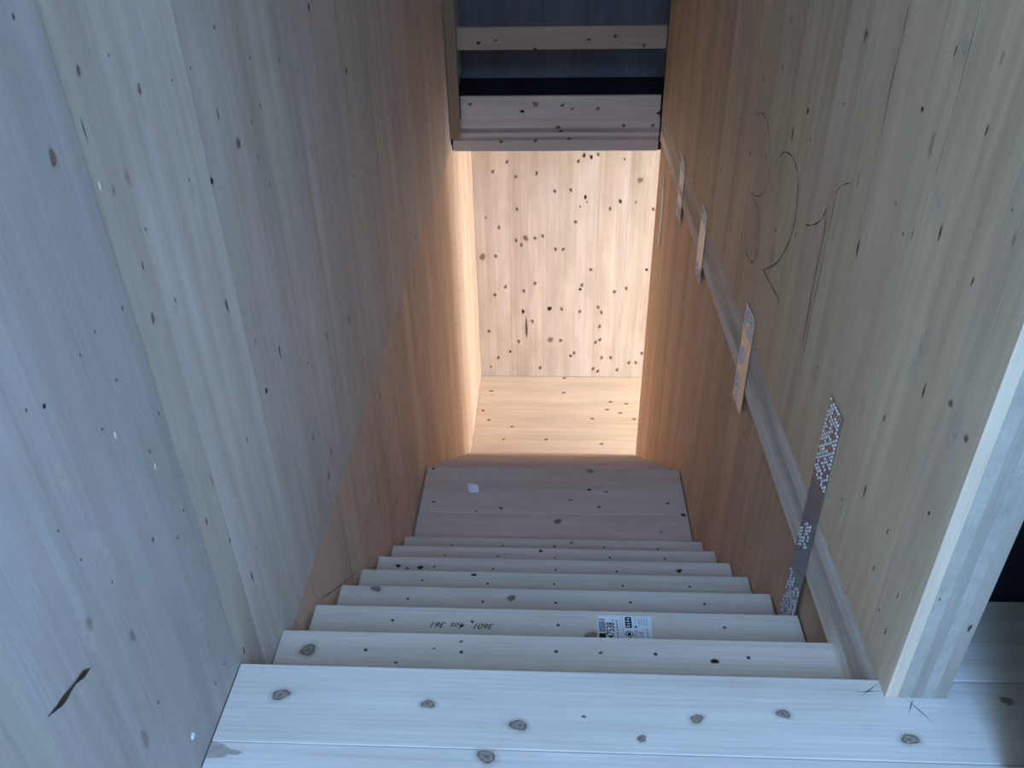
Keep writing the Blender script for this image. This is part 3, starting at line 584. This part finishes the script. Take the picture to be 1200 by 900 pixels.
pl_['label'] = 'white printed label with the number 347538'
me = text_mesh('3601   4os  361', 0.031, shear=0.35, bold=0.0002, space=1.0)
hw = link('handwriting', me, INK, TREADS[1], (-0.178, 0.459, z2+0.0008), Matrix.Rotation(math.pi-0.012, 3, 'Z'))
hw['kind'] = 'stuff'; hw['label'] = 'black pen numbers written upside down'

# scrap of crumpled paper on the landing
bm = bmesh.new(); bmesh.ops.create_icosphere(bm, subdivisions=2, radius=0.03)
for v in bm.verts:
    d = v.co.normalized()
    k = 1+0.35*math.sin(d.x*5+1.3)*math.cos(d.y*4)+random.uniform(-.28, .28)
    v.co = Vector((d.x*0.034*k, d.y*0.036*k, d.z*0.024*k))
mz = min(v.co.z for v in bm.verts)
for v in bm.verts: v.co.z -= mz
me = bpy.data.meshes.new('paper_scrap'); bm.to_mesh(me); bm.free()
tag(link('paper_scrap', me, SCRAP, None, (-0.447, 2.385, ZL+0.0005)), 'small crumpled white paper scrap lying on the landing', 'paper')

# ---------------------------------------------------------------- perforated steel straps nailed across the joints of the right wall
def strap(y0, y1, z0, z1, x, nails, label):
    W, H = y1-y0, z1-z0
    t = thing('steel_strap', (x, (y0+y1)/2, z0), label, 'strap', group='perforated straps on the right wall')
    nx, nz = max(4, round(W/0.0135)), round(H/0.0135)
    cw, ch = W/nx, H/nz
    bm = bmesh.new(); grid = {}
    def gv(i, j):
        if (i, j) not in grid: grid[(i, j)] = bm.verts.new((0, y0+i*cw, z0+j*ch))
        return grid[(i, j)]
    rad = min(cw, ch)*0.29; cen = []
    for i in range(nx):
        for j in range(nz):
            cy, cz = y0+(i+.5)*cw, z0+(j+.5)*ch
            cen.append((cy, cz, (j+.5)/nz, (i+.5)/nx))
            h = [bm.verts.new((0, cy+rad*math.cos(math.radians(22.5+45*k)), cz+rad*math.sin(math.radians(22.5+45*k)))) for k in range(8)]
            A, B, C_, D = gv(i, j), gv(i+1, j), gv(i+1, j+1), gv(i, j+1)
            for f in ((B, C_, h[0], h[7]), (C_, h[1], h[0]), (C_, D, h[2], h[1]), (D, h[3], h[2]), (D, A, h[4], h[3]), (A, h[5], h[4]), (A, B, h[6], h[5]), (B, h[7], h[6])):
                bm.faces.new(f)
    bmesh.ops.recalc_face_normals(bm, faces=list(bm.faces))
    for f in bm.faces:
        f.normal_update()
        if f.normal.x > 0: f.normal_flip()
    for v in bm.verts: v.co.x = x-0.0030
    me = bpy.data.meshes.new('perforated_plate'); bm.to_mesh(me); bm.free()
    p = link('perforated_plate', me, ZINC, t)
    so = p.modifiers.new('thickness', 'SOLIDIFY'); so.thickness = 0.002; so.offset = -1
    bm = bmesh.new()
    for cy, cz, fz, fy in cen:
        if nails(fz, fy) and random.random() < 0.66:
            r = bmesh.ops.create_uvsphere(bm, u_segments=8, v_segments=5, radius=0.0047)
            for v in r['verts']: v.co = Vector((x-0.0032+v.co.x*0.8, cy+v.co.y, cz+v.co.z))
    me = bpy.data.meshes.new('nail_heads'); bm.to_mesh(me); bm.free()
    n = link('nail_heads', me, NAILMAT, t); n['kind'] = 'stuff'
    return t
strap(0.525, 0.637, -0.575, 0.358, HW, lambda z, y: z > 0.72 or (0.40 < z-0.10*(1-y) < 0.50 and y > .25) or z < 0.30, 'long perforated steel strap nailed upright on the right wall nearest the stair head')
strap(1.485, 1.645, -0.325, 0.110, HW, lambda z, y: z > 0.74 or (0.42 < z < 0.60 and y > .45) or (z < 0.28 and y > .5), 'perforated steel strap second from the stair head on the right wall')
strap(2.620, 2.785, -0.315, 0.065, HW, lambda z, y: z > 0.78 or z < 0.18, 'perforated steel strap third from the stair head on the right wall')
strap(3.440, 3.620, -0.327, 0.048, HW, lambda z, y: z > 0.8 or z < 0.2 or .4 < z < .5, 'perforated steel strap fourth from the stair head on the right wall')
strap(4.290, 4.400, -0.860, -0.367, 0.7615, lambda z, y: z > 0.8 or z < 0.2, 'small dark perforated steel strap below the slab beside the bright doorway')
